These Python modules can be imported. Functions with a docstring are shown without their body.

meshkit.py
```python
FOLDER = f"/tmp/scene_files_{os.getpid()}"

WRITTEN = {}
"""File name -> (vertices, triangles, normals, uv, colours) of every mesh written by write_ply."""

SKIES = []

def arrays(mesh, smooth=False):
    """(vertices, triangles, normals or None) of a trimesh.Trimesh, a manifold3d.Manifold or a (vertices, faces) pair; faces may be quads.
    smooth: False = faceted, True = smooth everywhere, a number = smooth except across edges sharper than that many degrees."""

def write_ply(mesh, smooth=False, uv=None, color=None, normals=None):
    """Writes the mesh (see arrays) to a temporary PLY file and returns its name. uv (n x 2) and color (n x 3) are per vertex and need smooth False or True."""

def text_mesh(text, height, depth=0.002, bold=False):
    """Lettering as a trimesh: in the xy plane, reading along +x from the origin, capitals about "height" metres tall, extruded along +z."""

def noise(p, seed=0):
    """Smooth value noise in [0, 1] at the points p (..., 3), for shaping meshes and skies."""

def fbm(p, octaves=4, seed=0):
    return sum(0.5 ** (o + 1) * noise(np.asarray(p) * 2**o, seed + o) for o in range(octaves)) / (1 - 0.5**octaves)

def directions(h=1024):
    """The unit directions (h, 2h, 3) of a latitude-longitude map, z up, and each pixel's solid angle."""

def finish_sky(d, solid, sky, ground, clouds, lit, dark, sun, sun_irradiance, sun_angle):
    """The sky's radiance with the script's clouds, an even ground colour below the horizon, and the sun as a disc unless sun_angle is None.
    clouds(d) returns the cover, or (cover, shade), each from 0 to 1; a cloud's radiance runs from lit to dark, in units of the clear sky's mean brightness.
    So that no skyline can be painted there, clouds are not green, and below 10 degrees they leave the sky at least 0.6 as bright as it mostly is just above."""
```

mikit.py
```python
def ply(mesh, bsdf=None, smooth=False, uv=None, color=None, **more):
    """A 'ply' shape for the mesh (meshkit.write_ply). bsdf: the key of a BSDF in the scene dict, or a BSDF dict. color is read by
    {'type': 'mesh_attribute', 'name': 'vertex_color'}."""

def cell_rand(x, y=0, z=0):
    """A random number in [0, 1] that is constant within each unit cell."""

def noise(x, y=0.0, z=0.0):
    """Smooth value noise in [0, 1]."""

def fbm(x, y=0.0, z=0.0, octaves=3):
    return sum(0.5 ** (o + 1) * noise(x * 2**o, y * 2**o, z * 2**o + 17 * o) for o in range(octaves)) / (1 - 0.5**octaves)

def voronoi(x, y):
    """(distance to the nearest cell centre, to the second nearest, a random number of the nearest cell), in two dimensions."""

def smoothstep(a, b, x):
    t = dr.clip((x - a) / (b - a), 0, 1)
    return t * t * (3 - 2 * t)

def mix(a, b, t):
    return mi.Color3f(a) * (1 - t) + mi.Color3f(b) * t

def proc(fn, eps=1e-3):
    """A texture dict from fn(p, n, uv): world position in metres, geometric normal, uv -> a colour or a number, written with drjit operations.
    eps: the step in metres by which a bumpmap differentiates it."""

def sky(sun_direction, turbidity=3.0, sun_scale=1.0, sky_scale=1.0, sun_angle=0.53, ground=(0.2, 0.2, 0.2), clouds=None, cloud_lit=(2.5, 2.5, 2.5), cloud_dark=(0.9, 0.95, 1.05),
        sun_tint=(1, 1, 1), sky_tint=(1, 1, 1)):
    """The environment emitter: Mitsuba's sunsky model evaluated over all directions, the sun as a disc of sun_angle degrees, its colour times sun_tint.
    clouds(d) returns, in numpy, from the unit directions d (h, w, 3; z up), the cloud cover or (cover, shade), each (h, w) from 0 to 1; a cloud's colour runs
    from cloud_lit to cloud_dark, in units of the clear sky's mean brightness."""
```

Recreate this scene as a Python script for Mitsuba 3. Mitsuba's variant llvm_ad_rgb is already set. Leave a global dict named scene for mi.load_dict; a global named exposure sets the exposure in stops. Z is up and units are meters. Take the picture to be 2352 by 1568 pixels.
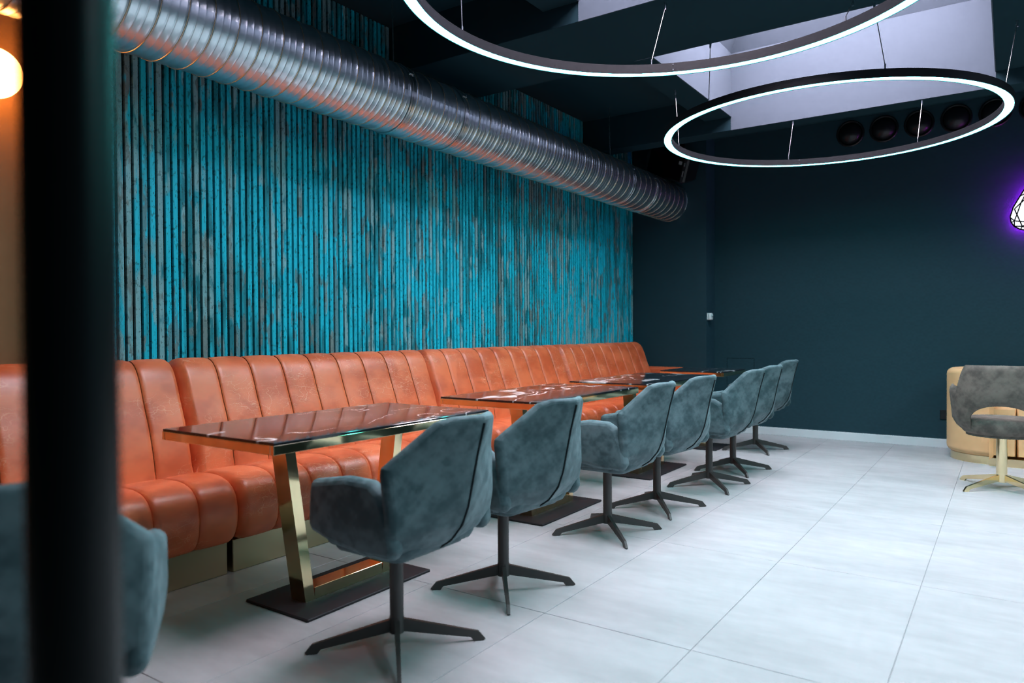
import math, random
import numpy as np
import trimesh
import mitsuba as mi
import drjit as dr
import manifold3d as m3
from shapely.geometry import Polygon
import mikit
from mikit import noise, fbm, cell_rand, smoothstep, mix, proc

T = mi.ScalarTransform4f
rng = random.Random(7)
nrng = np.random.RandomState(7)
scene, labels = {'type': 'scene'}, {}

# ------------------------------------------------------------------ camera
CAM_POS = np.array([3.5518, 0.0, 1.149])
CAM_FWD = np.array([-0.5663, 0.8241, -0.0143])
scene['camera'] = {'type': 'thinlens', 'fov': 70.5414, 'fov_axis': 'x', 'near_clip': 0.05, 'far_clip': 100.0,
                   'aperture_radius': 0.0062, 'focus_distance': 4.3,
                   'to_world': T().look_at(origin=CAM_POS.tolist(), target=(CAM_POS + CAM_FWD).tolist(), up=[-0.0037, 0.0148, 0.9999])}
exposure = 0.0

# ------------------------------------------------------------------ light levels
SKYLIGHT = [21.0, 17.6, 20.4]       # daylight behind the frosted roof lights
LED = [1.8, 31.0, 30.0]               # cyan ring lamps
AMBER = [15.0, 5.2, 1.1]            # globe lamp
SIGN_WHITE = [1.1, 1.1, 1.15]
SIGN_VIOLET = [75.0, 2.0, 105.0]

# ------------------------------------------------------------------ materials
def rgb(*c):
    return {'type': 'rgb', 'value': list(c)}

def pr(base, rough=0.5, metal=0.0, spec=0.5, **k):
    return {'type': 'twosided', 'bsdf': {'type': 'principled', 'base_color': base if isinstance(base, dict) else rgb(*base),
            'roughness': rough, 'metallic': metal, 'specular': spec, **k}}

def diffuse(*c):
    return {'type': 'twosided', 'bsdf': {'type': 'diffuse', 'reflectance': rgb(*c)}}

def tile_fn(p, n, uv):
    a = fbm(p.x * 1.7 + 3, p.y * 5.5, 1.0, 5)
    b = fbm(p.x * 9, p.y * 26, 4.0, 4)
    c = cell_rand((p.x + 0.4742) / 0.6178, (p.y - 0.095) / 1.198)
    v = 0.325 + 0.10 * (a - 0.5) + 0.05 * (b - 0.5) + 0.012 * (c - 0.5)
    return mi.Color3f(v * 0.975, v * 1.0, v * 1.015)

PITCH, SLAT_Y0 = 0.0411, 1.893
def slat_fn(p, n, uv):
    k = dr.floor((p.y - SLAT_Y0) / PITCH)
    r1, r2, r3 = cell_rand(k, 3), cell_rand(k, 5), cell_rand(k, 9)
    yo, zo = p.y + (r1 - 0.5) * 0.30, p.z + (r2 - 0.5) * 0.9
    big = fbm(yo * 1.7 + 5, zo * 1.1 + 2, 0.0, 4)
    mid = fbm(p.y * 26 + r3 * 50, p.z * 8 + r2 * 40, 2.0, 4)
    fine = fbm(p.y * 150, p.z * 70, 7.0, 3)
    stroke = fbm(p.y * 300, p.z * 6, 5.0, 2)
    cyan = mix([0.002, 0.38, 0.52], [0.004, 0.54, 0.70], stroke)
    deep = mix([0.004, 0.13, 0.17], [0.008, 0.22, 0.27], mid)
    grey = mix([0.11, 0.30, 0.34], [0.34, 0.50, 0.52], fine * 0.6 + mid * 0.4)
    rust = mix([0.08, 0.085, 0.08], [0.20, 0.15, 0.12], fine)
    run = fbm(p.y * 12 + r2 * 30, p.z * 1.6 + r1 * 20, 9.0, 4)
    c = mix(cyan, deep, smoothstep(0.46, 0.60, run * 0.6 + big * 0.4))
    c = mix(c, grey, smoothstep(0.535, 0.60, run * 0.35 + mid * 0.35 + r3 * 0.16 + fbm(yo * 2.2 + 3, zo * 1.1, 6.0, 3) * 0.14) * 0.85)
    c = mix(c, rust, smoothstep(0.575, 0.62, fbm(yo * 2.0 + 11, zo * 1.4 + 7, 3.0, 3) * 0.35 + mid * 0.45 + r1 * 0.2) * 0.65)
    c = mix(c, mi.Color3f(0.008, 0.05, 0.06), smoothstep(0.64, 0.72, fine) * 0.6)
    return c

def leather_fn(p, n, uv):
    a = fbm(p.x * 8, p.y * 7, p.z * 8, 4)
    w1 = dr.abs(fbm(p.x * 17 + 3, p.y * 15, p.z * 21, 3) - 0.5)
    w2 = dr.abs(fbm(p.x * 40 + 9, p.y * 34, p.z * 50, 3) - 0.5)
    s = smoothstep(0.022, 0.0, w1) * 0.42 + smoothstep(0.03, 0.0, w2) * 0.20
    s = s * smoothstep(0.45, 0.62, fbm(p.x * 5, p.y * 4.5, p.z * 5 + 3, 2))
    c = mix([0.54, 0.088, 0.028], [0.69, 0.148, 0.054], smoothstep(0.3, 0.7, a))
    return mix(c, [0.80, 0.36, 0.22], s)

def tan_fn(p, n, uv):
    a = fbm(p.x * 9, p.y * 9, p.z * 6, 4)
    return mix([0.62, 0.36, 0.17], [0.78, 0.48, 0.25], a)

def velvet_fn(p, n, uv):
    a = fbm(p.x * 14, p.y * 14, p.z * 11, 4)
    b = fbm(p.x * 46, p.y * 46, p.z * 40, 3)
    v = smoothstep(0.30, 0.72, a * 0.7 + b * 0.3)
    return mix([0.030, 0.060, 0.069], [0.100, 0.148, 0.162], v)

def velvet2_fn(p, n, uv):
    a = fbm(p.x * 16, p.y * 16, p.z * 13, 4)
    b = fbm(p.x * 60, p.y * 60, p.z * 50, 3)
    return mix([0.070, 0.058, 0.050], [0.150, 0.126, 0.106], smoothstep(0.25, 0.75, a * 0.75 + b * 0.25))

def marble_fn(p, n, uv):
    wx, wy = fbm(p.x * 4, p.y * 3, 1.0, 3) - 0.5, fbm(p.x * 4 + 9, p.y * 3, 5.0, 3) - 0.5
    u = (p.x + 0.35 * wx) * 3.4 + (p.y + 0.3 * wy) * 0.8
    v1 = dr.abs(fbm(u * 1.1, p.y * 0.55 + 0.7 * wy, 2.0, 3) - 0.5)
    v2 = dr.abs(fbm(p.x * 7 + wy * 3, p.y * 2.2 + wx * 3, 8.0, 4) - 0.5)
    msk = smoothstep(0.42, 0.62, fbm(p.x * 2.2 + 3, p.y * 1.6, 11.0, 2))
    s = smoothstep(0.012, 0.0, v1) * 0.8 * smoothstep(0.3, 0.6, fbm(p.x * 9, p.y * 9, 4.0, 3)) + smoothstep(0.010, 0.0, v2) * msk * 0.6
    return mix([0.006, 0.007, 0.009], [0.72, 0.74, 0.76], dr.clip(s, 0, 1))

def duct_fn(p, n, uv):
    a = fbm(p.x * 22, p.y * 9, p.z * 22, 4)
    return mix([0.60, 0.70, 0.76], [0.78, 0.87, 0.92], a)

def wall_fn(p, n, uv):
    a = fbm(p.x * 60, p.y * 60, p.z * 60, 2)
    v = 0.9 + 0.2 * a
    return mi.Color3f(0.013 * v, 0.042 * v, 0.056 * v)

MATS = {
    'm_tile': pr(proc(tile_fn), 0.42, spec=0.35),
    'm_grout': diffuse(0.25, 0.26, 0.265),
    'm_wall': pr(proc(wall_fn), 0.75, spec=0.25),
    'm_ceiling': diffuse(0.018, 0.044, 0.055),
    'm_white': diffuse(0.094, 0.122, 0.150),
    'm_slat': pr(proc(slat_fn), 0.55, spec=0.4),
    'm_black': diffuse(0.003, 0.0035, 0.004),
    'm_duct': pr(proc(duct_fn), 0.31, metal=1.0),
    'm_seam': pr((0.86, 0.70, 0.50), 0.40, metal=1.0),
    'm_zinc': pr((0.70, 0.72, 0.74), 0.25, metal=1.0),
    'm_leather': pr(proc(leather_fn), 0.38, spec=0.6),
    'm_thread': diffuse(0.16, 0.035, 0.012),
    'm_tan': pr(proc(tan_fn), 0.42, spec=0.4),
    'm_velvet': pr(proc(velvet_fn), 0.75, spec=0.3, sheen=1.8, sheen_tint=0.4),
    'm_velvet2': pr(proc(velvet2_fn), 0.75, spec=0.25, sheen=0.6, sheen_tint=0.2),
    'm_seamcloth': diffuse(0.022, 0.027, 0.030),
    'm_legmetal': pr((0.040, 0.036, 0.034), 0.42, spec=0.5),
    'm_plate': pr((0.014, 0.014, 0.017), 0.55, spec=0.3),
    'm_gold': pr((0.86, 0.70, 0.42), 0.09, metal=1.0),
    'm_goldsatin': pr((0.55, 0.46, 0.29), 0.30, metal=1.0),
    'm_marble': pr(proc(marble_fn), 0.06, spec=0.6, clearcoat=0.6, clearcoat_gloss=0.97),
    'm_ring': pr((0.012, 0.014, 0.016), 0.40, spec=0.35),
    'm_plastic': pr((0.007, 0.008, 0.009), 0.34, spec=0.35),
    'm_whiteplastic': pr((0.72, 0.75, 0.75), 0.35, spec=0.5),
    'm_base': diffuse(0.66, 0.69, 0.71),
    'm_post': pr((0.006, 0.008, 0.009), 0.32, spec=0.22),
    'm_tanwall': diffuse(0.27, 0.155, 0.08),
    'm_cable': pr((0.55, 0.55, 0.55), 0.3, metal=1.0),
    'm_cushion': pr((0.75, 0.50, 0.26), 0.25, metal=0.6),
    'm_frost': diffuse(0.75, 0.76, 0.78),
    'm_badge': diffuse(0.22, 0.27, 0.28),
}
scene.update(MATS)

# ------------------------------------------------------------------ helpers
used = set()
def numbered(k):
    if k not in used:
        used.add(k); return k
    i = 1
    while f'{k}_{i:03d}' in used: i += 1
    k = f'{k}_{i:03d}'; used.add(k); return k

def thing(name, label, cat, group=None):
    k = numbered(name)
    labels[k] = {'label': label, 'category': cat}
    if group: labels[k]['group'] = group
    return k

def obj(name, mesh, mat, parent=None, smooth=False, label=None, kind=None, tw=None, **more):
    key = numbered((parent + '__' if parent else '') + name)
    d = dict(mesh) if isinstance(mesh, dict) else mikit.ply(mesh, mat, smooth)
    d.update(more)
    if tw is not None: d['to_world'] = tw
    scene[key] = d
    if label or kind:
        labels[key] = {}
        if label: labels[key]['label'] = label
        if kind: labels[key]['kind'] = kind
    return key

def struct(name, mesh, mat, label=None, **k):
    key = obj(name, mesh, mat, **k)
    labels[key] = {'kind': 'structure', **({'label': label} if label else {})}
    return key

def tag(key, label, cat, group=None):
    labels[key] = {'label': label, 'category': cat, **({'group': group} if group else {})}

def box(x0, x1, y0, y1, z0, z1):
    b = trimesh.creation.box(extents=(x1 - x0, y1 - y0, z1 - z0))
    b.apply_translation(((x0 + x1) / 2, (y0 + y1) / 2, (z0 + z1) / 2))
    return b

def tm(man):
    m = man.to_mesh()
    return trimesh.Trimesh(np.array(m.vert_properties[:, :3], float), np.array(m.tri_verts), process=False)

def hull(pts):
    return m3.Manifold.hull_points(np.asarray(pts, float))

def cbox(x0, x1, y0, y1, z0, z1, b=0.004):
    P = []
    for sx in (0, 1):
        for sy in (0, 1):
            for sz in (0, 1):
                x, y, z = (x0, x1)[sx], (y0, y1)[sy], (z0, z1)[sz]
                dx, dy, dz = (b, -b)[sx], (b, -b)[sy], (b, -b)[sz]
                P += [(x, y + dy, z + dz), (x + dx, y, z + dz), (x + dx, y + dy, z)]
    return tm(hull(P))

def cat(*ms):
    return trimesh.util.concatenate(list(ms))

def tube(points, r, sides=8, closed=False, caps=True):
    p = np.asarray(points, float)
    n = len(p)
    t = (np.roll(p, -1, 0) - np.roll(p, 1, 0)) if closed else np.gradient(p, axis=0)
    t /= np.linalg.norm(t, axis=1, keepdims=True) + 1e-12
    a = np.cross(t, [0, 0, 1.0]); bad = np.linalg.norm(a, axis=1) < 0.05
    a[bad] = np.cross(t[bad], [1.0, 0, 0]); a /= np.linalg.norm(a, axis=1, keepdims=True)
    b = np.cross(t, a)
    ang = np.arange(sides) * 2 * math.pi / sides
    rr = np.broadcast_to(np.asarray(r, float), (n,))[:, None, None]
    v = p[:, None] + rr * (np.cos(ang)[None, :, None] * a[:, None] + np.sin(ang)[None, :, None] * b[:, None])
    f = []
    m = n if closed else n - 1
    for i in range(m):
        j = (i + 1) % n
        for k in range(sides):
            l = (k + 1) % sides
            q = (i * sides + k, i * sides + l, j * sides + l, j * sides + k)
            f += [(q[0], q[1], q[2]), (q[0], q[2], q[3])]
    if caps and not closed:
        for k in range(1, sides - 1):
            f.append((0, k + 1, k)); o = (n - 1) * sides; f.append((o, o + k, o + k + 1))
    return trimesh.Trimesh(v.reshape(-1, 3), np.array(f), process=False)

def grid_mesh(V, close_u=False):
    """V (nu, nv, 3) -> triangles"""
    nu, nv = V.shape[:2]
    f = []
    for i in range(nu if close_u else nu - 1):
        j = (i + 1) % nu
        for k in range(nv - 1):
            a, b, c, d = i * nv + k, j * nv + k, j * nv + k + 1, i * nv + k + 1
            f += [(a, b, c), (a, c, d)]
    return trimesh.Trimesh(V.reshape(-1, 3), np.array(f), process=False)

def prism(poly2d, y0, y1, axis='y'):
    """extrude an (a,b) polygon: axis y -> (x,z) outline; axis x -> (y,z); axis z -> (x,y)"""
    m = trimesh.creation.extrude_polygon(Polygon(poly2d), y1 - y0)
    v = m.vertices.copy()
    if axis == 'y': w = np.c_[v[:, 0], v[:, 2] + y0, v[:, 1]]; flip = True
    elif axis == 'x': w = np.c_[v[:, 2] + y0, v[:, 0], v[:, 1]]; flip = False
    else: w = np.c_[v[:, 0], v[:, 1], v[:, 2] + y0]; flip = False
    f = m.faces[:, ::-1] if flip else m.faces
    return trimesh.Trimesh(w, f, process=False)

def rounded_outline(pts, r, step=0.01):
    p = Polygon(pts).buffer(-r, quad_segs=8).buffer(r, quad_segs=8)
    return np.array(p.exterior.coords)[:-1]

def pad(pts, t, er, corner=0.02, puff=0.0, refine=0.022):
    """convex outline (u, v) -> rounded slab of thickness t; vertices (u, v, w)"""
    o = Polygon(pts).buffer(-corner, quad_segs=6).buffer(corner, quad_segs=6)
    P = []
    for a in np.linspace(-90, 90, 7):
        s, c = math.sin(math.radians(a)), math.cos(math.radians(a))
        q = o.buffer(-er * (1 - c) - 1e-5, quad_segs=6)
        xy = np.array(q.exterior.coords)[:-1]
        P.append(np.c_[xy, np.full(len(xy), s * t / 2)])
    m = tm(hull(np.vstack(P)).refine_to_length(refine))
    v = m.vertices.copy()
    if puff:
        from shapely import points as sp, distance as sd
        e = sd(o.exterior, sp(v[:, 0], v[:, 1]))
        v[:, 2] *= 1 + puff * np.clip(e / 0.09, 0, 1) ** 0.6
    m.vertices = v
    return m

# ------------------------------------------------------------------ room
WX = -0.09                 # front of the slats
YF = 8.12                  # far wall
XR, YB = 8.0, -4.0         # right wall, wall behind the camera
ZC = 3.31                  # ceiling
ZB = 2.98                  # underside of the beams
ZS = 3.10                  # underside of the soffit strips
BEAMS = [(-1.91, -1.14), (0.94, 1.71), (3.79, 4.56), (6.64, 6.84)]
BAYS = [(1.71, 3.79), (4.56, 6.64)]
COLS = [(1.44, 3.46), (5.20, 7.22)]   # roof light shafts in x

fl = struct('floor', box(WX - 0.2, XR + 0.1, YB - 0.1, YF + 0.1, -0.12, -0.003), 'm_grout', 'pale grey floor of large rectangular tiles')
tw_, tl_ = 0.6178, 1.198
x0s = 2.612 - 5 * tw_
tile_plys = {}
def tile_mesh(w, l):
    k = (round(w, 4), round(l, 4))
    if k not in tile_plys:
        tile_plys[k] = mikit.ply(cbox(0, w, 0, l, -0.02, 0.0, 0.0012), 'm_tile', False)
    return tile_plys[k]
g = 0.0013
for i in range(0, 14):
    for j in range(-4, 7):
        xa, xb = max(x0s + i * tw_, WX), min(x0s + (i + 1) * tw_, XR)
        ya, yb = max(2.491 + (j - 2) * tl_, YB), min(2.491 + (j - 1) * tl_, YF)
        if xb - xa < 0.03 or yb - ya < 0.03: continue
        obj('tile', tile_mesh(xb - xa - 2 * g, yb - ya - 2 * g), None, fl, tw=T().translate([xa + g, ya + g, rng.uniform(-0.0003, 0.0)]))

wl = struct('wall_left', box(WX - 0.20, WX - 0.020, YB, YF, 0, 3.4), 'm_black', 'black backing wall behind the turquoise slats')
slat_lo = mikit.ply(cbox(0, 0.020, 0, 0.0272, 0.04, ZB - 0.002, 0.001), 'm_slat', False)
slat_hi = mikit.ply(cbox(0, 0.020, 0, 0.0272, 0.04, ZC - 0.002, 0.001), 'm_slat', False)
k0 = math.ceil((1.56 - SLAT_Y0) / PITCH)
k = k0
while SLAT_Y0 + k * PITCH + 0.035 < 7.84:
    y = SLAT_Y0 + k * PITCH + 0.00615
    low = any(b0 - 0.03 < y < b1 for b0, b1 in BEAMS)
    obj('slat', slat_lo if low else slat_hi, None, wl, tw=T().translate([WX - 0.020, y + .0008, 0]))
    k += 1

wb = struct('wall_back', box(WX - 0.2, XR + 0.1, YF, YF + 0.15, 0, 3.4), 'm_wall', 'dark blue-black painted far wall')
wp = struct('wall_corner', box(WX - 0.1, 0.78, 7.84, YF, 0, 3.4), 'm_wall', 'dark boxed pier in the corner beside the slats')
struct('wall_right', box(XR, XR + 0.15, YB, YF + 0.1, 0, 3.4), 'm_wall')
struct('wall_front', box(WX - 0.2, XR + 0.1, YB - 0.15, YB, 0, 3.4), 'm_wall')
struct('baseboard_back', cbox(0.78, XR, YF - 0.012, YF + 0.002, 0.0, 0.085, 0.002), 'm_base', 'white tiled skirting along the dark far wall')
struct('baseboard_corner', cbox(0.78, 0.792, 7.84, YF - 0.012, 0.0, 0.085, 0.002), 'm_base')

# ceiling: slab pieces around the roof lights, beams, soffit strips
segs = []
for (a, b) in BAYS:
    xs = [WX - 0.2] + [v for x0, x1 in COLS for v in (x0 - 0.25, x1 + 0.25)] + [XR + 0.1]
    for xa, xb in zip(xs[::2], xs[1::2]):
        segs.append(box(xa, xb, a, b, ZC, ZC + 0.1))
segs.append(box(WX - 0.2, XR + 0.1, BEAMS[3][1], YF + 0.1, ZC, ZC + 0.1))
segs.append(box(WX - 0.2, XR + 0.1, YB - 0.1, BEAMS[1][0], ZC, ZC + 0.1))
ce = struct('ceiling', cat(*segs), 'm_ceiling', 'black painted ceiling between the beams')
for (a, b) in BEAMS:
    obj('beam', cbox(WX - 0.2, XR + 0.1, a, b, ZB, 4.3, 0.003), 'm_ceiling', ce)
for (a, b) in BAYS:
    for SX0, SX1 in COLS:
        obj('soffit', cbox(SX0 - 0.25, SX0, a, b, ZS, 4.3, 0.003), 'm_ceiling', ce)
        obj('soffit', cbox(SX1, SX1 + 0.25, a, b, ZS, 4.3, 0.003), 'm_ceiling', ce)

wn = 0
for SX0, SX1 in COLS:
    for n, (a, b) in enumerate(BAYS):
        wn += 1
        w = f'window_{wn}'
        used.add(w)
        labels[w] = {'kind': 'structure', 'label': 'pale grey roof light shaft with frosted pane' + [' behind the nearer ring lamp', ' above the farther ring lamp'][n]}
        e = 0.006
        Z1, Z2, Z3 = 3.676, 3.90, 4.05
        d = 0.13
        for q in (box(SX0, SX1, b - e, b + 0.001, ZB, Z1), box(SX0, SX1, a - 0.001, a + e, ZB, Z1),
                  box(SX0 - 0.001, SX0 + e, a + e, b - e, ZS, Z1), box(SX1 - e, SX1 + 0.001, a + e, b - e, ZS, Z1)):
            obj('lining', q, 'm_white', w)
        lo = [(SX0, a), (SX1, a), (SX1, b), (SX0, b)]
        hi = [(SX0 + d, a + d), (SX1 - d, a + d), (SX1 - d, b - d), (SX0 + d, b - d)]
        V = [(x, y, Z1) for x, y in lo] + [(x, y, Z2) for x, y in hi] + [(x, y, Z3) for x, y in hi]
        F = []
        for i in range(4):
            j = (i + 1) % 4
            F += [(i, j, j + 4), (i, j + 4, i + 4), (i + 4, j + 4, j + 8), (i + 4, j + 8, i + 8)]
        obj('curb', trimesh.Trimesh(V, F, process=False), 'm_white', w)
        pane = trimesh.Trimesh([(x, y, Z3) for x, y in hi], [(0, 2, 1), (0, 3, 2)], process=False)
        obj('pane', pane, 'm_frost', w, emitter={'type': 'area', 'radiance': rgb(*SKYLIGHT)})
        xm = (SX0 + SX1) / 2
        obj('glazing_bar', box(xm - 0.02, xm + 0.02, a + d, b - d, Z3 - 0.05, Z3 - 0.004), 'm_white', w)
        obj('roof', box(SX0 - 0.1, SX1 + 0.1, a - 0.1, b + 0.1, 4.2, 4.3), 'm_black', w)

# flush access hatch, drawn by its open joint
hx0, hx1, hz0, hz1 = 0.92, 1.225, 0.535, 0.834
obj('access_panel', cat(cbox(hx0 + .004, hx1 - .004, YF - 0.003, YF + 0.01, hz0 + .004, hz1 - .004, 0.001)), 'm_wall', wb, label='flush square access panel')
for q in ((hx0, hx1, hz1 - .004, hz1), (hx0, hx1, hz0, hz0 + .004), (hx0, hx0 + .004, hz0 + .004, hz1 - .004), (hx1 - .004, hx1, hz0 + .004, hz1 - .004)):
    obj('panel_joint', box(q[0], q[1], YF - 0.0012, YF + 0.004, q[2], q[3]), 'm_black', wb)

# ------------------------------------------------------------------ spiral duct
DX, DZ, DR = 0.35, 2.605, 0.211
DY0, DY1, DP = 0.60, 7.838, 0.125
duct = thing('ventilation_duct', 'long galvanised spiral duct hung along the turquoise slat wall', 'duct')
ph = [0, .03, .06, .10, .20, .30, .335, .355, .375, .41, .52, .60, .635, .655, .675, .71, .82, .92, .96]
bump = [.0042, .0040, .0018, .0, .0004, 0, .0013, .0020, .0013, 0, .0004, 0, .0013, .0020, .0013, 0, .0004, 0, .0018]
NT = 72
rows_y, rows_r = [], []
nturn = int((DY1 - DY0) / DP) + 2
for i in range(-1, nturn):
    for q, bb in zip(ph, bump):
        rows_y.append(DY0 + DP * (i + q)); rows_r.append(DR + bb)
rows_y, rows_r = np.array(rows_y), np.array(rows_r)
th = np.arange(NT + 1) / NT
V = np.zeros((NT + 1, len(rows_y), 3))
V[..., 1] = np.clip(rows_y[None] + DP * th[:, None], DY0, DY1)
V[..., 0] = DX + rows_r[None] * np.cos(2 * math.pi * th)[:, None]
V[..., 2] = DZ + rows_r[None] * np.sin(2 * math.pi * th)[:, None]
obj('shell', grid_mesh(V), 'm_duct', duct, smooth=50)
hp = []
tt = np.arange(0, nturn * 40)
for i in tt:
    yy = DY0 + DP * (i / 40 + 0.015)
    if DY0 + 0.01 < yy < DY1 - 0.004:
        a = 2 * math.pi * i / 40
        hp.append((DX + (DR + 0.0042) * math.cos(a), yy, DZ + (DR + 0.0042) * math.sin(a)))
obj('lock_seam', tube(hp, 0.0030, 5), 'm_seam', duct, smooth=True, label='raised golden-toned lock seam winding round the duct')
for yc in (3.31, 3.83, 6.48, 7.01):
    rr = [(DR + .001, -.022), (DR + .0075, -.020), (DR + .0075, -.006), (DR + .010, -.004), (DR + .010, .004), (DR + .0075, .006), (DR + .0075, .020), (DR + .001, .022)]
    A = 2 * math.pi * np.arange(73) / 72
    V = np.array([[(DX + r * math.cos(a), yc + y, DZ + r * math.sin(a)) for r, y in rr] for a in A])
    c = obj('coupling', grid_mesh(V), 'm_zinc', duct, smooth=40)
    obj('clamp_screw', cat(tube([(DX + .19, yc - .012, DZ + .115), (DX + .19, yc + .022, DZ + .115)], .004), box(DX + .184, DX + .196, yc + .018, yc + .024, DZ + .108, DZ + .128)), 'm_zinc', c)
for yc in (3.36, 6.36):
    obj('hanger_rod', tube([(DX, yc, DZ + DR), (DX - 0.01, yc, ZC)], 0.004, 6), 'm_cable', duct)

# ------------------------------------------------------------------ ring lamps
def ring_lamp(cx, cy, cz, R, label, hangs):
    t = thing('ring_lamp', label, 'ceiling lamp')
    N, w, h = 128, 0.060, 0.048
    A = 2 * math.pi * np.arange(N) / N
    prof = [(R - w, 0.0), (R - w + .004, 0.0), (R - w + .004, .004), (R - .004, .004), (R - .004, 0.0), (R, 0.0), (R, h), (R - w, h), (R - w, 0.0)]
    V = np.array([[(cx + r * math.cos(a), cy + r * math.sin(a), cz + z) for r, z in prof] for a in A])
    obj('housing', grid_mesh(V, True), 'm_ring', t, smooth=30, label='dark ring profile')
    V = np.array([[(cx + r * math.cos(a), cy + r * math.sin(a), cz + .002) for r in (R - w + .004, R - .004)] for a in A])
    m = grid_mesh(V, True)
    if m.face_normals[0][2] > 0: m.invert()
    obj('light_strip', m, 'm_frost', t, label='glowing cyan-white strip', emitter={'type': 'area', 'radiance': rgb(*LED)})
    for (deg, hx, hy, hz) in hangs:
        a = math.radians(deg)
        rx, ry = cx + (R - w / 2) * math.cos(a), cy + (R - w / 2) * math.sin(a)
        wk = obj('suspension_wire', tube([(rx, ry, cz + h + .03), (hx, hy, hz - 0.02)], 0.0026, 6), 'm_cable', t)
        obj('gripper', tube([(rx, ry, cz + h - .002), (rx, ry, cz + h + .035)], .005, 8), 'm_zinc', wk)
        obj('ceiling_cup', tube([(hx, hy, hz - .04), (hx, hy, hz - .0005)], .007, 8), 'm_zinc', wk)
    for a in (1.95, 5.1):
        for z in (.010, .038):
            q = box(-.004, .004, -.002, .002, -.003, .003)
            q.apply_transform(trimesh.transformations.rotation_matrix(a, (0, 0, 1)))
            q.apply_translation((cx + (R - w - .001) * math.cos(a), cy + (R - w - .001) * math.sin(a), cz + z))
            obj('joint_screw', q, 'm_zinc', t)
    return t
RZ, RR = 2.565, 1.125
ring_lamp(2.422, 2.80, RZ, RR, 'large glowing ring lamp cut by the top of the photo, nearer of the two', [(117.8, 1.96, 3.85, ZB), (64.2, 2.83, 4.40, ZB), (179, 1.31, 2.82, ZS), (350, 3.585, 2.75, ZS), (242, 1.98, 1.66, ZB), (298, 2.90, 1.66, ZB)])
ring_lamp(6.20, 2.80, RZ, RR, 'glowing ring lamp over the right half of the room, nearer of two', [(60, 6.75, 3.83, ZB), (120, 5.65, 3.83, ZB), (240, 5.65, 1.68, ZB), (300, 6.75, 1.68, ZB)])
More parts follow.
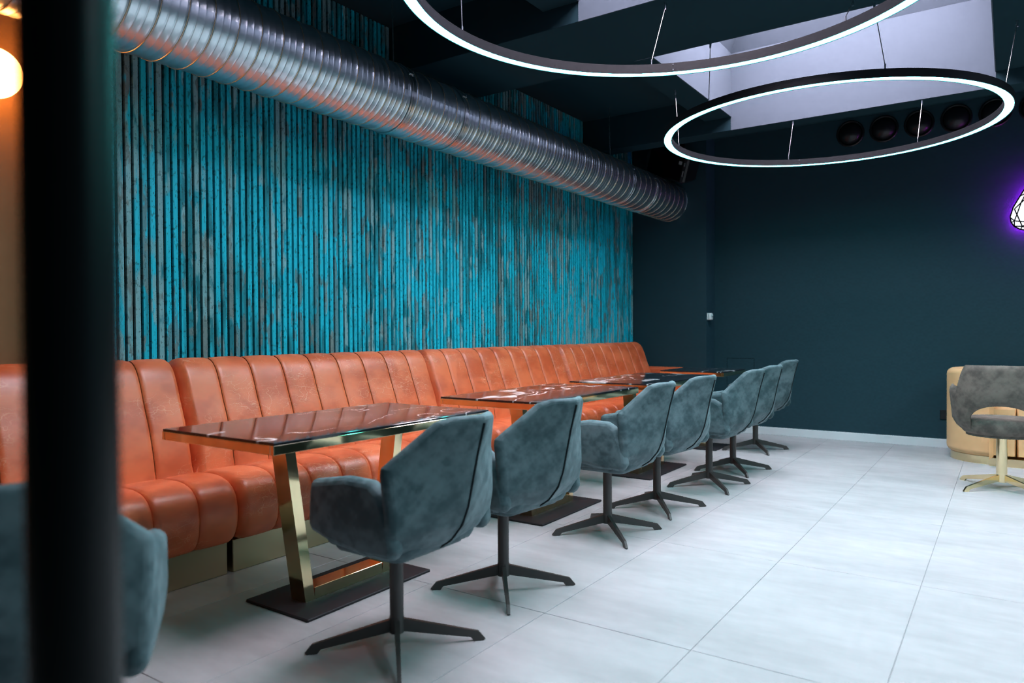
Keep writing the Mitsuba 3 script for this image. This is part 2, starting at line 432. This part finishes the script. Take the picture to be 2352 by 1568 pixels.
ring_lamp(6.20, 5.56, RZ, RR, 'glowing ring lamp over the right half of the room, farther of two', [(60, 6.75, 6.66, ZB), (120, 5.65, 6.66, ZB), (240, 5.65, 4.52, ZB), (300, 6.75, 4.52, ZB)])
ring_lamp(2.452, 5.56, RZ, RR, 'large glowing ring lamp seen whole as an ellipse, farther of the two', [(62.9, 2.968, 6.66, ZB), (116.1, 1.98, 6.66, ZB), (242.7, 1.98, 4.53, ZB), (298, 2.92, 4.53, ZB), (179.2, 1.31, 5.62, ZS), (349.5, 3.585, 5.62, ZS)])

# ------------------------------------------------------------------ far wall fittings
for i in range(6):
    x = 2.2 + 0.309 * i
    k = thing('air_nozzle', ['round black domed air nozzle on the far wall, leftmost of its row', 'round black domed air nozzle, second from the left in its row', 'round black domed air nozzle, third from the left in its row',
              'round black domed air nozzle, fourth from the left in its row', 'round black domed air nozzle, fifth from the left in its row', 'round black domed air nozzle, sixth from the left in its row',
              'round black domed air nozzle, seventh from the left in its row'][i], 'air vent', 'round air nozzles high on the dark far wall')
    A = 2 * math.pi * np.arange(49) / 48
    pf = [(.132, 0), (.132, -.016), (.124, -.024), (.112, -.020), (.106, -.004)]
    V = np.array([[(x + r * math.cos(a), YF + y, 3.152 + r * math.sin(a)) for r, y in pf] for a in A])
    obj('rim', grid_mesh(V), 'm_plastic', k, smooth=40)
    pf = [(.107 * math.cos(q), -.004 - .085 * math.sin(q)) for q in np.linspace(0, math.pi / 2, 12)]
    V = np.array([[(x + r * math.cos(a), YF + y, 3.152 + r * math.sin(a)) for r, y in pf] for a in A])
    obj('dome', grid_mesh(V), 'm_plastic', k, smooth=True)

# hanging loudspeaker in the corner
sp = thing('loudspeaker', 'black loudspeaker tilted in the upper corner beside the duct end', 'loudspeaker')
RX = T().translate([0.50, 7.55, 2.97]).rotate([0, 1, 0], 23).rotate([1, 0, 0], 18)
obj('cabinet', cbox(-.25, .25, -.14, .16, -.14, .14, .02), 'm_plastic', sp, tw=RX)
obj('grille', cbox(-.22, .22, -.147, -.135, -.12, .12, .004), 'm_black', sp, tw=RX)
for xa in (.205, -.235):
    obj('end_trim', box(xa, xa + .03, -.150, -.14, -.125, .125), 'm_ring', sp, tw=RX)
obj('badge', box(.15, .185, -.150, -.146, .055, .09), 'm_badge', sp, tw=RX, label='small grey badge')
for z in (-.06, -.04, -.02, .05, .07):
    obj('marking', box(.214, .226, -.1515, -.1495, z, z + .014), 'm_badge', sp, tw=RX)
obj('bracket', box(.42, .58, 7.66, 7.72, 3.05, 3.308), 'm_black', sp)
obj('ceiling_plate', box(.30, .70, 7.58, 7.70, 3.285, 3.308), 'm_black', sp)

# motion detector on the pier edge
md = thing('motion_detector', 'small white motion detector on the edge of the dark pier', 'detector')
obj('back_plate', cbox(.779, .793, 7.86, 7.93, 1.262, 1.338, .003), 'm_whiteplastic', md)
o = [(7.855, 1.262), (7.935, 1.262), (7.935, 1.338), (7.855, 1.338)]
p_ = pad([(a - 7.895, b - 1.30) for a, b in o], .03, .012, .012, refine=.05)
v = p_.vertices.copy(); p_.vertices = np.c_[v[:, 2] + .807 + .012 * (1 - (v[:, 0] / .04) ** 2), v[:, 0] + 7.895, v[:, 1] + 1.30]
obj('housing', p_, 'm_whiteplastic', md, smooth=40)
obj('lens', box(.815, .836, 7.875, 7.885, 1.288, 1.306), 'm_black', md)

tag(obj('wall_socket', cbox(3.0, 3.075, YF - .012, YF, .275, .365, .004), 'm_plastic'), 'black wall socket low on the far wall beside the beige sofa', 'socket')

# illuminated sign
sg = thing('wall_sign', 'white faceted gem-shaped sign with violet halo on the far wall', 'sign')
half = [(3.656, 2.401), (3.625, 2.344), (3.577, 2.252), (3.553, 2.167), (3.561, 2.116), (3.584, 2.078), (3.628, 2.048), (3.657, 2.041)]
cxs = 3.80
left = [(3.80, 2.56), (3.72, 2.50)] + half + [(3.72, 2.032)]
out = left + [(2 * cxs - x, z) for x, z in reversed(left[1:])]
YS = 8.035
obj('back_tray', prism(np.array(Polygon(out).buffer(0.004).exterior.coords)[:-1], YS + .004, YS + .026), 'm_ring', sg)
face = prism(out, YS, YS + .004)
obj('face', face, 'm_frost', sg, label='glowing white face', emitter={'type': 'area', 'radiance': rgb(*SIGN_WHITE)})
inner = [((3.585, 2.235), (3.634, 2.287)), ((3.634, 2.287), (3.604, 2.183)), ((3.634, 2.287), (3.68, 2.39)), ((3.585, 2.235), (3.604, 2.183)), ((3.604, 2.183), (3.585, 2.128)),
         ((3.585, 2.128), (3.553, 2.162)), ((3.585, 2.128), (3.564, 2.114)), ((3.585, 2.128), (3.586, 2.079)), ((3.585, 2.128), (3.66, 2.112)), ((3.604, 2.183), (3.644, 2.073)),
         ((3.586, 2.079), (3.644, 2.073)), ((3.644, 2.073), (3.634, 2.05)), ((3.644, 2.073), (3.70, 2.10)), ((3.644, 2.073), (3.70, 2.045)), ((3.625, 2.348), (3.72, 2.39)), ((3.634, 2.287), (3.72, 2.37)), ((3.66, 2.112), (3.80, 2.10)), ((3.70, 2.39), (3.80, 2.42)), ((3.72, 2.50), (3.72, 2.39)), ((3.72, 2.39), (3.80, 2.56))]
def bar(p, q, w=.0095):
    p, q = np.array(p), np.array(q); d = (q - p) / np.linalg.norm(q - p); n = np.array([-d[1], d[0]]) * w / 2
    obj('facet_line', prism([p + n, q + n, q - n, p - n], YS - .003, YS - .0002), 'm_black', sg)
for p, q in inner:
    bar(p, q); bar((2 * cxs - p[0], p[1]), (2 * cxs - q[0], q[1]))
for i in range(len(out)): bar(out[i], out[(i + 1) % len(out)], .011)
ring = Polygon(out).buffer(-.02)
rr = np.array(ring.exterior.coords)[:-1]
obj('halo_strip', tube([(x, YS + .040, z) for x, z in rr], .007, 6, closed=True), 'm_frost', sg, label='violet light behind the sign', emitter={'type': 'area', 'radiance': rgb(*SIGN_VIOLET)})
for x, z in ((3.68, 2.15), (3.92, 2.15), (3.80, 2.45)):
    obj('stand_off', tube([(x, YS + .02, z), (x, YF, z)], .006), 'm_black', sg)

# ------------------------------------------------------------------ orange bench sections
def smooth_profile(pts, n):
    pts = np.array(pts, float)
    d = np.r_[0, np.cumsum(np.linalg.norm(np.diff(pts, axis=0), axis=1))]
    from scipy.interpolate import PchipInterpolator
    s = np.linspace(0, d[-1], n)
    return np.c_[PchipInterpolator(d, pts[:, 0])(s), PchipInterpolator(d, pts[:, 1])(s)]

back_prof = smooth_profile([(-.087, .95), (-.080, .99), (-.055, 1.012), (-.01, 1.019), (.035, 1.008), (.070, .978), (.095, .935), (.145, .80), (.183, .70), (.212, .60), (.232, .50), (.238, .43)], 34)
seat_prof = smooth_profile([(.17, .40), (.20, .445), (.26, .466), (.35, .478), (.43, .480), (.50, .468), (.552, .438), (.585, .385), (.598, .32), (.594, .26), (.577, .205), (.548, .170), (.50, .158), (.30, .156)], 36)

def channel(prof, y0, y1, dl, dr, wl_, wr_, closing):
    """one upholstered channel: pillow between two grooves of depth dl, dr and rounding width wl_, wr_"""
    t = np.gradient(prof, axis=0); t /= np.linalg.norm(t, axis=1, keepdims=True)
    nrm = np.c_[-t[:, 1], t[:, 0]]
    L = y1 - y0
    a = np.unique(np.r_[y0 + wl_ * (1 - np.cos(np.linspace(0, math.pi / 2, 8))), np.linspace(y0 + wl_, y1 - wr_, 4), y1 - wr_ * (1 - np.cos(np.linspace(0, math.pi / 2, 8)))])
    ramp = np.ones(len(prof)); ramp[:5] = np.linspace(.15, 1, 5); ramp[-4:] = np.linspace(1, .4, 4)
    V = []
    for y in a:
        off = 0.0
        if y < y0 + wl_: off = -dl * (1 - math.sqrt(max(0, 1 - ((y0 + wl_ - y) / wl_) ** 2)))
        if y > y1 - wr_: off = -dr * (1 - math.sqrt(max(0, 1 - ((y - y1 + wr_) / wr_) ** 2)))
        off += 0.004 * (1 - ((y - (y0 + y1) / 2) / (L / 2)) ** 2) - .004
        P = prof + nrm * (off * ramp)[:, None]
        V.append(np.c_[P[:, 0], np.full(len(P), y), P[:, 1]])
    V = np.array(V)
    m = grid_mesh(V)
    caps = []
    for row, fl_ in ((V[0], False), (V[-1], True)):
        ring = np.vstack([row, [(cx, row[0, 1], cz) for cx, cz in closing]])
        c = ring.mean(0); n = len(ring)
        F = [(n, i, (i + 1) % n) for i in range(n)]
        if fl_: F = [f[::-1] for f in F]
        caps.append(trimesh.Trimesh(np.vstack([ring, c]), F, process=False))
    return cat(m, *caps)

ends = [(0.17, 2.07), (2.07, 3.97), (3.97, 5.87), (5.87, 7.725)]
bl = ['orange channelled leather bench section at the left, cut off by the dark post', 'orange channelled leather bench section behind the nearest table', 'orange channelled leather bench section behind the second table', 'orange channelled leather bench section farthest along the slat wall, beside the pier']
for si, (ya, yb) in enumerate(ends):
    t = thing('bench_section', bl[si], 'bench', 'orange bench sections along the slat wall')
    n = 9
    L = (yb - ya) / n
    for i in range(n):
        y0, y1 = ya + i * L, ya + (i + 1) * L
        first, last = i == 0, i == n - 1
        dl, dr_ = (.095 if first else .014), (.095 if last else .014)
        w_l, w_r = (.050 if first else .030), (.050 if last else .030)
        obj('back_channel', channel(back_prof, y0, y1, dl, dr_, w_l, w_r, [(-.087, .43)]), 'm_leather', t, smooth=45)
    for i in range(n):
        y0, y1 = ya + i * L, ya + (i + 1) * L
        first, last = i == 0, i == n - 1
        dl, dr_ = (.06 if first else .016), (.06 if last else .016)
        w_l, w_r = (.055 if first else .034), (.055 if last else .034)
        obj('seat_channel', channel(seat_prof, y0, y1, dl, dr_, w_l, w_r, [(.17, .156)]), 'm_leather', t, smooth=45)
    obj('plinth', cbox(.02, .487, ya + .018, yb - .012, 0, .156, .003), 'm_goldsatin', t, label='satin gold plinth panel')
    obj('frame', box(-.08, .17, ya + .02, yb - .02, .1, .43), 'm_black', t)
    for i in range(1, n):
        y = ya + i * L
        P = back_prof[6:] + np.c_[np.full(28, -.012), np.full(28, -.004)]
        obj('seam', tube([(x, y, z) for x, z in P], .0022, 5), 'm_thread', t, smooth=True)
arm = thing('low_divider', 'low orange leather end panel closing the bench against the dark pier', 'divider')
q = pad([(-.08, 0), (.56, 0), (.56, .735), (-.08, .735)], .095, .03, .04, puff=.05, refine=.06)
v = q.vertices.copy(); q.vertices = np.c_[v[:, 0], v[:, 2] + 7.784, v[:, 1]]; q.invert()
obj('upholstery', q, 'm_leather', arm, smooth=40)

# ------------------------------------------------------------------ tables
def table(name, label, cx, cy, W, L, plate_l, single=False):
    t = thing(name, label, 'table')
    x0, x1, y0, y1 = cx - W / 2, cx + W / 2, cy - L / 2, cy + L / 2
    obj('marble_top', cbox(x0 + .002, x1 - .002, y0 + .002, y1 - .002, .7475, .760, .002), 'm_marble', t, label='polished black marble slab with white veins')
    b = .0015
    z0, z1 = .716, .750
    rim = cat(cbox(x0, x0 + .02, y0, y1, z0, z1, b), cbox(x1 - .02, x1, y0, y1, z0, z1, b), cbox(x0 + .02, x1 - .02, y0, y0 + .02, z0, z1, b), cbox(x0 + .02, x1 - .02, y1 - .02, y1, z0, z1, b),
              box(x0 + .01, x1 - .01, y0 + .01, y1 - .01, .735, .747))
    obj('rim', rim, 'm_gold', t, label='polished gold rim')
    xa, xb = cx - .045, cx + .045
    if single:
        obj('column', cbox(cx - .055, cx + .055, cy - .04, cy + .04, .012, .72, .002), 'm_gold', t, label='polished gold column')
    else:
        for s in (-1, 1):
            o = [(cy + s * .250, .012), (cy + s * .200, .012), (cy + s * .305, .716), (cy + s * .355, .716)]
            obj('leg', prism(o, xa, xb, 'x'), 'm_gold', t, label='slanted polished gold leg')
        obj('foot_bar', cbox(xa, xb, cy - .201, cy + .201, .012, .062, .001), 'm_gold', t)
        obj('top_bar', cbox(xa, xb, cy - .306, cy + .306, .690, .716, .001), 'm_gold', t)
    obj('base_plate', cbox(cx - .20, cx + .20, cy - plate_l / 2, cy + plate_l / 2, 0.0, .012, .003), 'm_plate', t, label='flat black base plate')
table('cafe_table', 'nearest black marble table, long, with gold frame', 1.071, 2.252, .712, 1.277, .735)
table('cafe_table', 'second black marble table from the left, long, with gold frame', 1.095, 3.966, .69, 1.30, .75)
table('cafe_table', 'third black marble table from the left, long, with gold frame', 1.09, 5.53, .69, 1.34, .76)
table('cafe_table', 'small square black marble table at the far end by the pier', 1.06, 6.955, .63, .66, .43, True)

# ------------------------------------------------------------------ grey chairs
sx_z = np.array([.33, .362, .40, .433, .492, .56, .745, .829, .872])
sx_x = np.array([.08, .13, .205, .255, .303, .330, .372, .396, .408])
def spine(z): return np.interp(z, sx_z, sx_x)
TAN = math.tan(math.radians(29))
def wrap(y): return (np.sqrt(y * y + .035 ** 2) - .035) * TAN
half = [(.0, .400), (.16, .397), (.235, .405), (.266, .44), (.274, .53), (.283, .69), (.280, .716), (.145, .858), (.10, .872), (0, .874)]
outl = half + [(-y, z) for y, z in reversed(half[1:-1])]
bk = pad(outl, .042, .018, .012, puff=.15, refine=.016)
v = bk.vertices.copy()
zz, yy, w = v[:, 1], v[:, 0], v[:, 2]
bk.vertices = np.c_[spine(zz) - wrap(yy) * np.interp(zz, [.42, .72], [.38, 1.0]) + w - .021, yy, zz]
back_ply = mikit.ply(bk, 'm_velvet', 50)
zs = np.linspace(.845, .40, 30)
seam_ply = mikit.ply(tube([(spine(z) + .0035, 0, z) for z in zs], .0045, 6), 'm_seamcloth', True)
arm_o = [(-.165, .585), (-.158, .640), (.027, .671), (.137, .668), (.19, .637), (.232, .53), (.246, .450), (.225, .415), (.093, .412), (-.048, .430), (-.158, .458), (-.172, .485)]
def arm_mesh(s):
    q = pad(arm_o, .055, .024, .03, puff=.25, refine=.022)
    v = q.vertices.copy()
    x, z, w = v[:, 0], v[:, 1], v[:, 2]
    y = .244 + w - .10 * np.clip((.52 - z), 0, 1) ** 1.4 * 2.2 - .06 * np.clip(-x - .05, 0, 1)
    q.vertices = np.c_[x, s * y, z]
    q.fix_normals()
    return q
arm_plys = [mikit.ply(arm_mesh(s), 'm_velvet', 50) for s in (-1, 1)]
sq = pad([(-.19, -.20), (.23, -.21), (.23, .21), (-.19, .20)], .10, .035, .06, puff=.1, refine=.05)
v = sq.vertices.copy(); sq.vertices = np.c_[v[:, 0], v[:, 1], v[:, 2] + .445]
seat_ply = mikit.ply(sq, 'm_velvet', 45)
und = pad([(-.15, -.18), (.19, -.19), (.19, .19), (-.15, .18)], .05, .02, .05, refine=.2)
v = und.vertices.copy(); und.vertices = np.c_[v[:, 0], v[:, 1], v[:, 2] + .402]
under_ply = mikit.ply(und, 'm_velvet', 45)
def cyl(r, z0, z1, n=32):
    c = trimesh.creation.cylinder(r, z1 - z0, sections=n); c.apply_translation((0, 0, (z0 + z1) / 2)); return c
pole_ply = mikit.ply(cat(cyl(.025, .058, .375)), 'm_legmetal', 40)
hub_ply = mikit.ply(cat(cyl(.0265, .056, .112)), 'm_legmetal', 40)
def leg_shape(mat, R=.325):
    o = [(.02, .060), (R - .055, .016), (R - .043, 0.0), (R - .008, 0.0), (R, .006), (R - .025, .036), (.02, .106)]
    m = prism(o, -.008, .008, 'y')
    v = m.vertices.copy(); v[:, 1] *= np.interp(v[:, 0], [.02, R], [1.15, .75]); m.vertices = v
    return mikit.ply(m, mat, False)
leg_ply = leg_shape('m_legmetal')
tag_ply = mikit.ply(box(-.0015, .0015, -.006, .006, -.014, .014), 'm_black', False)

def grey_chair(x, y, rot, label):
    t = thing('swivel_chair', label, 'chair', 'grey swivel chairs along the tables')
    M = T().translate([x, y, 0]).rotate([0, 0, 1], rot)
    obj('backrest', back_ply, None, t, tw=M)
    obj('seam', seam_ply, None, t, tw=M, label='dark vertical seam down the backrest')
    for p in arm_plys: obj('armrest', p, None, t, tw=M)
    obj('seat', seat_ply, None, t, tw=M)
    obj('seat_pan', under_ply, None, t, tw=M)
    obj('tag', tag_ply, None, t, tw=M @ T().translate([.218, .238, .47]), label='small black fabric tag')
    obj('pole', pole_ply, None, t, tw=M)
    obj('hub', hub_ply, None, t, tw=M)
    for a in (45, 135, 225, 315):
        obj('leg', leg_ply, None, t, tw=M @ T().rotate([0, 0, 1], a))
grey_chair(1.70, .738, -36, 'grey velvet swivel chair mostly hidden behind the dark post at the left')
grey_chair(1.715, 1.922, 0, 'grey velvet swivel chair nearest in full view, at the front table near the post')
grey_chair(1.686, 2.638, -6, 'grey velvet swivel chair at the right end of the nearest table')
grey_chair(1.671, 3.688, 0, 'grey velvet swivel chair at the left end of the second table')
grey_chair(1.672, 4.386, -7, 'grey velvet swivel chair at the right end of the second table')
grey_chair(1.727, 5.218, -2, 'grey velvet swivel chair at the left end of the third table')
grey_chair(1.688, 5.900, -7, 'grey velvet swivel chair at the right end of the third table')
grey_chair(1.553, 7.012, -8, 'grey velvet swivel chair farthest back, at the small square table')

# ------------------------------------------------------------------ chair with cut-out back
gx, gy = 3.51, 6.25
G = T().translate([gx, gy, 0]).rotate([0, 0, 1], 0)
gc = thing('cutout_chair', 'brown-grey velvet swivel chair with open cut-out back and gold base', 'chair')
nph = 97
phs = np.linspace(-118, 118, nph)
def ztop(a):
    a = abs(a)
    return float(np.interp(a, [0, 48, 52, 58, 64, 90, 118], [.895, .892, .86, .735, .735, .745, .66]))
def zbot(a):
    a = abs(a)
    return .615 - .13 * (1 - math.sqrt(max(0, 1 - (a / 42) ** 2))) if a < 42 else float(np.interp(a, [42, 60, 90, 118], [.44, .425, .43, .48]))
def Rz(z): return float(np.interp(z, [.42, .50, .70, .90], [.245, .285, .305, .29]))
def shell_pt(a, z, off):
    r = Rz(z) + off
    return (r * math.sin(math.radians(a)), -r * math.cos(math.radians(a)) * .95, z)
V = []
nz = 14
for a in phs:
    zb, zt = zbot(a), ztop(a)
    loop = [shell_pt(a, zb + (zt - zb) * s, .02 * min(1, math.sqrt(max(.05, 1 - (2 * s - 1) ** 8)))) for s in np.linspace(0, 1, nz)]
    loop += [shell_pt(a, zb + (zt - zb) * s, -.02 * min(1, math.sqrt(max(.05, 1 - (2 * s - 1) ** 8)))) for s in np.linspace(1, 0, nz)]
    V.append(loop + [loop[0]])
V = np.array(V)
m = grid_mesh(V)
capf = []
for row in (V[0][:-1], V[-1][:-1]):
    n = len(row); capf.append(trimesh.Trimesh(np.vstack([row, row.mean(0)]), [(n, i, (i + 1) % n) for i in range(n)], process=False))
obj('shell', cat(m, *capf), 'm_velvet2', gc, smooth=45, tw=G, label='brown-grey velvet wraparound shell with oval opening')
q = pad([(.255 * math.cos(a), .255 * math.sin(a)) for a in np.linspace(0, 2 * math.pi, 40)[:-1]], .10, .035, .02, puff=.15, refine=.05)
v = q.vertices.copy(); q.vertices = np.c_[v[:, 0], v[:, 1], v[:, 2] + .455]
obj('seat', q, 'm_velvet2', gc, smooth=40, tw=G)
obj('seat_pan', cyl(.22, .385, .43, 40), 'm_velvet2', gc, smooth=40, tw=G)
obj('pole', cat(cyl(.034, .05, .39), cyl(.038, .365, .388)), 'm_gold', gc, smooth=40, tw=G, label='polished gold pole')
gl = leg_shape('m_gold', .345)
for a in (136, 226, 316, 46):
    obj('leg', gl, None, gc, tw=G @ T().rotate([0, 0, 1], a + 4), label='polished gold leg')

# ------------------------------------------------------------------ beige barrel sofa
so = thing('barrel_sofa', 'rounded caramel leather sofa on a gold base ring by the far wall', 'sofa')
SXa, SXb, SYa, SYb = 3.085, 4.86, 7.28, 8.06
def sofa_path(off):
    """outer face of the shell, from the left arm's front end round the back to the right arm's"""
    r = .36
    P = [(SXa + .33, SYa)]
    P += [(SXa + r + r * math.cos(a), SYa + r + r * math.sin(a)) for a in np.radians(np.linspace(268, 180, 14))]
    P += [(SXa + r + r * math.cos(a), SYb - r + r * math.sin(a)) for a in np.radians(np.linspace(180, 90, 14))]
    P += [(x, SYb) for x in np.linspace(SXa + r + .1, SXb - r - .1, 8)]
    P += [(SXb - r + r * math.cos(a), SYb - r + r * math.sin(a)) for a in np.radians(np.linspace(90, 0, 14))]
    P += [(SXb - r + r * math.cos(a), SYa + r + r * math.sin(a)) for a in np.radians(np.linspace(0, -88, 14))]
    P += [(SXb - .33, SYa)]
    P = np.array(P)
    t = np.gradient(P, axis=0); t /= np.linalg.norm(t, axis=1, keepdims=True)
    n = np.c_[t[:, 1], -t[:, 0]]          # inward (path runs clockwise)
    return P, n
P, nn = sofa_path(0)
c0 = np.array([(SXa + SXb) / 2, (SYa + SYb) / 2])
if np.mean(np.sum(nn * (c0 - P), 1)) < 0: nn = -nn
sec = []
thk, zl, zh, rc = .19, .065, .80, .05
for (ox, oz, a0) in ((rc, zl + rc, 270), (thk - rc, zl + rc, 0), (thk - rc, zh - rc, 0), (rc, zh - rc, 90)):
    pass
sec = [(rc * (1 - math.cos(a)) , zl + rc * (1 - math.sin(a))) for a in np.linspace(math.pi / 2, 0, 5)]
sec = [(rc, zl)] + [(rc - rc * math.sin(a), zl + rc - rc * math.cos(a)) for a in np.linspace(0, math.pi / 2, 5)][1:] + \
      [(rc - rc * math.cos(a), zh - rc + rc * math.sin(a)) for a in np.linspace(0, math.pi / 2, 5)] + \
      [(thk - rc + rc * math.sin(a), zh - rc + rc * math.cos(a)) for a in np.linspace(0, math.pi / 2, 5)] + [(thk, zl + rc), (thk - rc, zl)]
V = []
for p, n in zip(P, nn):
    loop = [(p[0] + n[0] * a, p[1] + n[1] * a, z) for a, z in sec]
    V.append(loop + [loop[0]])
V = np.array(V)
sh = grid_mesh(V)
caps = []
for row in (V[0][:-1], V[-1][:-1]):
    n = len(row); caps.append(trimesh.Trimesh(np.vstack([row, row.mean(0)]), [(n, i, (i + 1) % n) for i in range(n)], process=False))
obj('shell', cat(sh, *caps), 'm_tan', so, smooth=50)
obj('piping', tube([(p[0] + n[0] * .13, p[1] + n[1] * .13, zh + .001) for p, n in zip(P, nn)], .004, 6), 'm_thread', so, smooth=True, label='dark piping along the top')
pb = np.array([(p + n * .03) for p, n in zip(P, nn)])
base_poly = Polygon(np.vstack([pb]))
obj('base_ring', prism(np.array(base_poly.exterior.coords)[:-1], 0.0, .066, 'z'), 'm_gold', so, label='polished gold base band')
nseat = 6
xs = np.linspace(SXa + .335, SXb - .335, nseat + 1)
for i in range(nseat):
    hw_ = (xs[1] - xs[0]) / 2 + .004
    q = pad([(-hw_, .066), (hw_, .066), (hw_, .49), (-hw_, .49)], .52, .018, .006, puff=.0, refine=.12)
    v = q.vertices.copy(); q.vertices = np.c_[v[:, 0] + (xs[i] + xs[i + 1]) / 2, -v[:, 2] + SYa + .29, v[:, 1]]
    obj('seat_channel', q, 'm_tan', so, smooth=45)
for i in range(nseat):
    q = pad([(-(xs[1] - xs[0]) / 2, .47), ((xs[1] - xs[0]) / 2, .47), ((xs[1] - xs[0]) / 2, .77), (-(xs[1] - xs[0]) / 2, .77)], .10, .045, .03, puff=.1, refine=.12)
    v = q.vertices.copy(); q.vertices = np.c_[v[:, 0] + (xs[i] + xs[i + 1]) / 2, -v[:, 2] + SYb - .23, v[:, 1]]
    obj('back_channel', q, 'm_tan', so, smooth=45)
cu = pad([(-.2, -.15), (.2, -.15), (.2, .15), (-.2, .15)], .13, .06, .03, refine=.04)
v = cu.vertices.copy()
e = np.clip(1 - np.maximum(np.abs(v[:, 0]) / .2, np.abs(v[:, 1]) / .15), 0, 1)
v[:, 2] *= .35 + .65 * np.sqrt(e)
cu.vertices = v
cu.apply_transform(trimesh.transformations.rotation_matrix(math.radians(62), (1, 0, 0)))
cu.apply_translation((3.66, 7.64, .64))
tag(obj('cushion', cu, 'm_cushion', smooth=60), 'shiny gold cushion on the caramel sofa, seen through the chair back', 'cushion')

# ------------------------------------------------------------------ foreground post, partition and globe lamp
d = np.array([-.912, .410]); d /= np.linalg.norm(d)
pc = CAM_POS[:2] + d * .685
q = cyl(.034, 0.0, ZC, 48); q.apply_translation((pc[0], pc[1], 0))
po = thing('post', 'round glossy black post standing close in the left foreground', 'post')
obj('shaft', q, 'm_post', po, smooth=40)
q = cat(cyl(.075, 0.0, .012, 48)); q.apply_translation((pc[0], pc[1], 0))
obj('floor_flange', q, 'm_post', po, smooth=40)
struct('wall_side', box(WX - 0.020, WX, YB, 1.545, 0, ZC), 'm_tanwall', 'tan plaster wall left of the turquoise slats, at the left edge')
struct('trim_1', cbox(WX, 0.11, 1.505, 1.535, 1.03, ZC, .002), 'm_tanwall', 'narrow tan fin between the plaster wall and the slats')
gl_ = thing('globe_lamp', 'glowing amber wall globe lamp at the upper left edge beyond the post', 'wall lamp')
lc = (0.05, 1.28, 2.24)
q = trimesh.creation.icosphere(3, .105); q.apply_translation(lc)
obj('globe', q, 'm_frost', gl_, smooth=True, emitter={'type': 'area', 'radiance': rgb(*AMBER)})
obj('bracket', tube([(WX, lc[1], lc[2]), (lc[0] - .10, lc[1], lc[2])], .02, 16), 'm_gold', gl_, smooth=40)
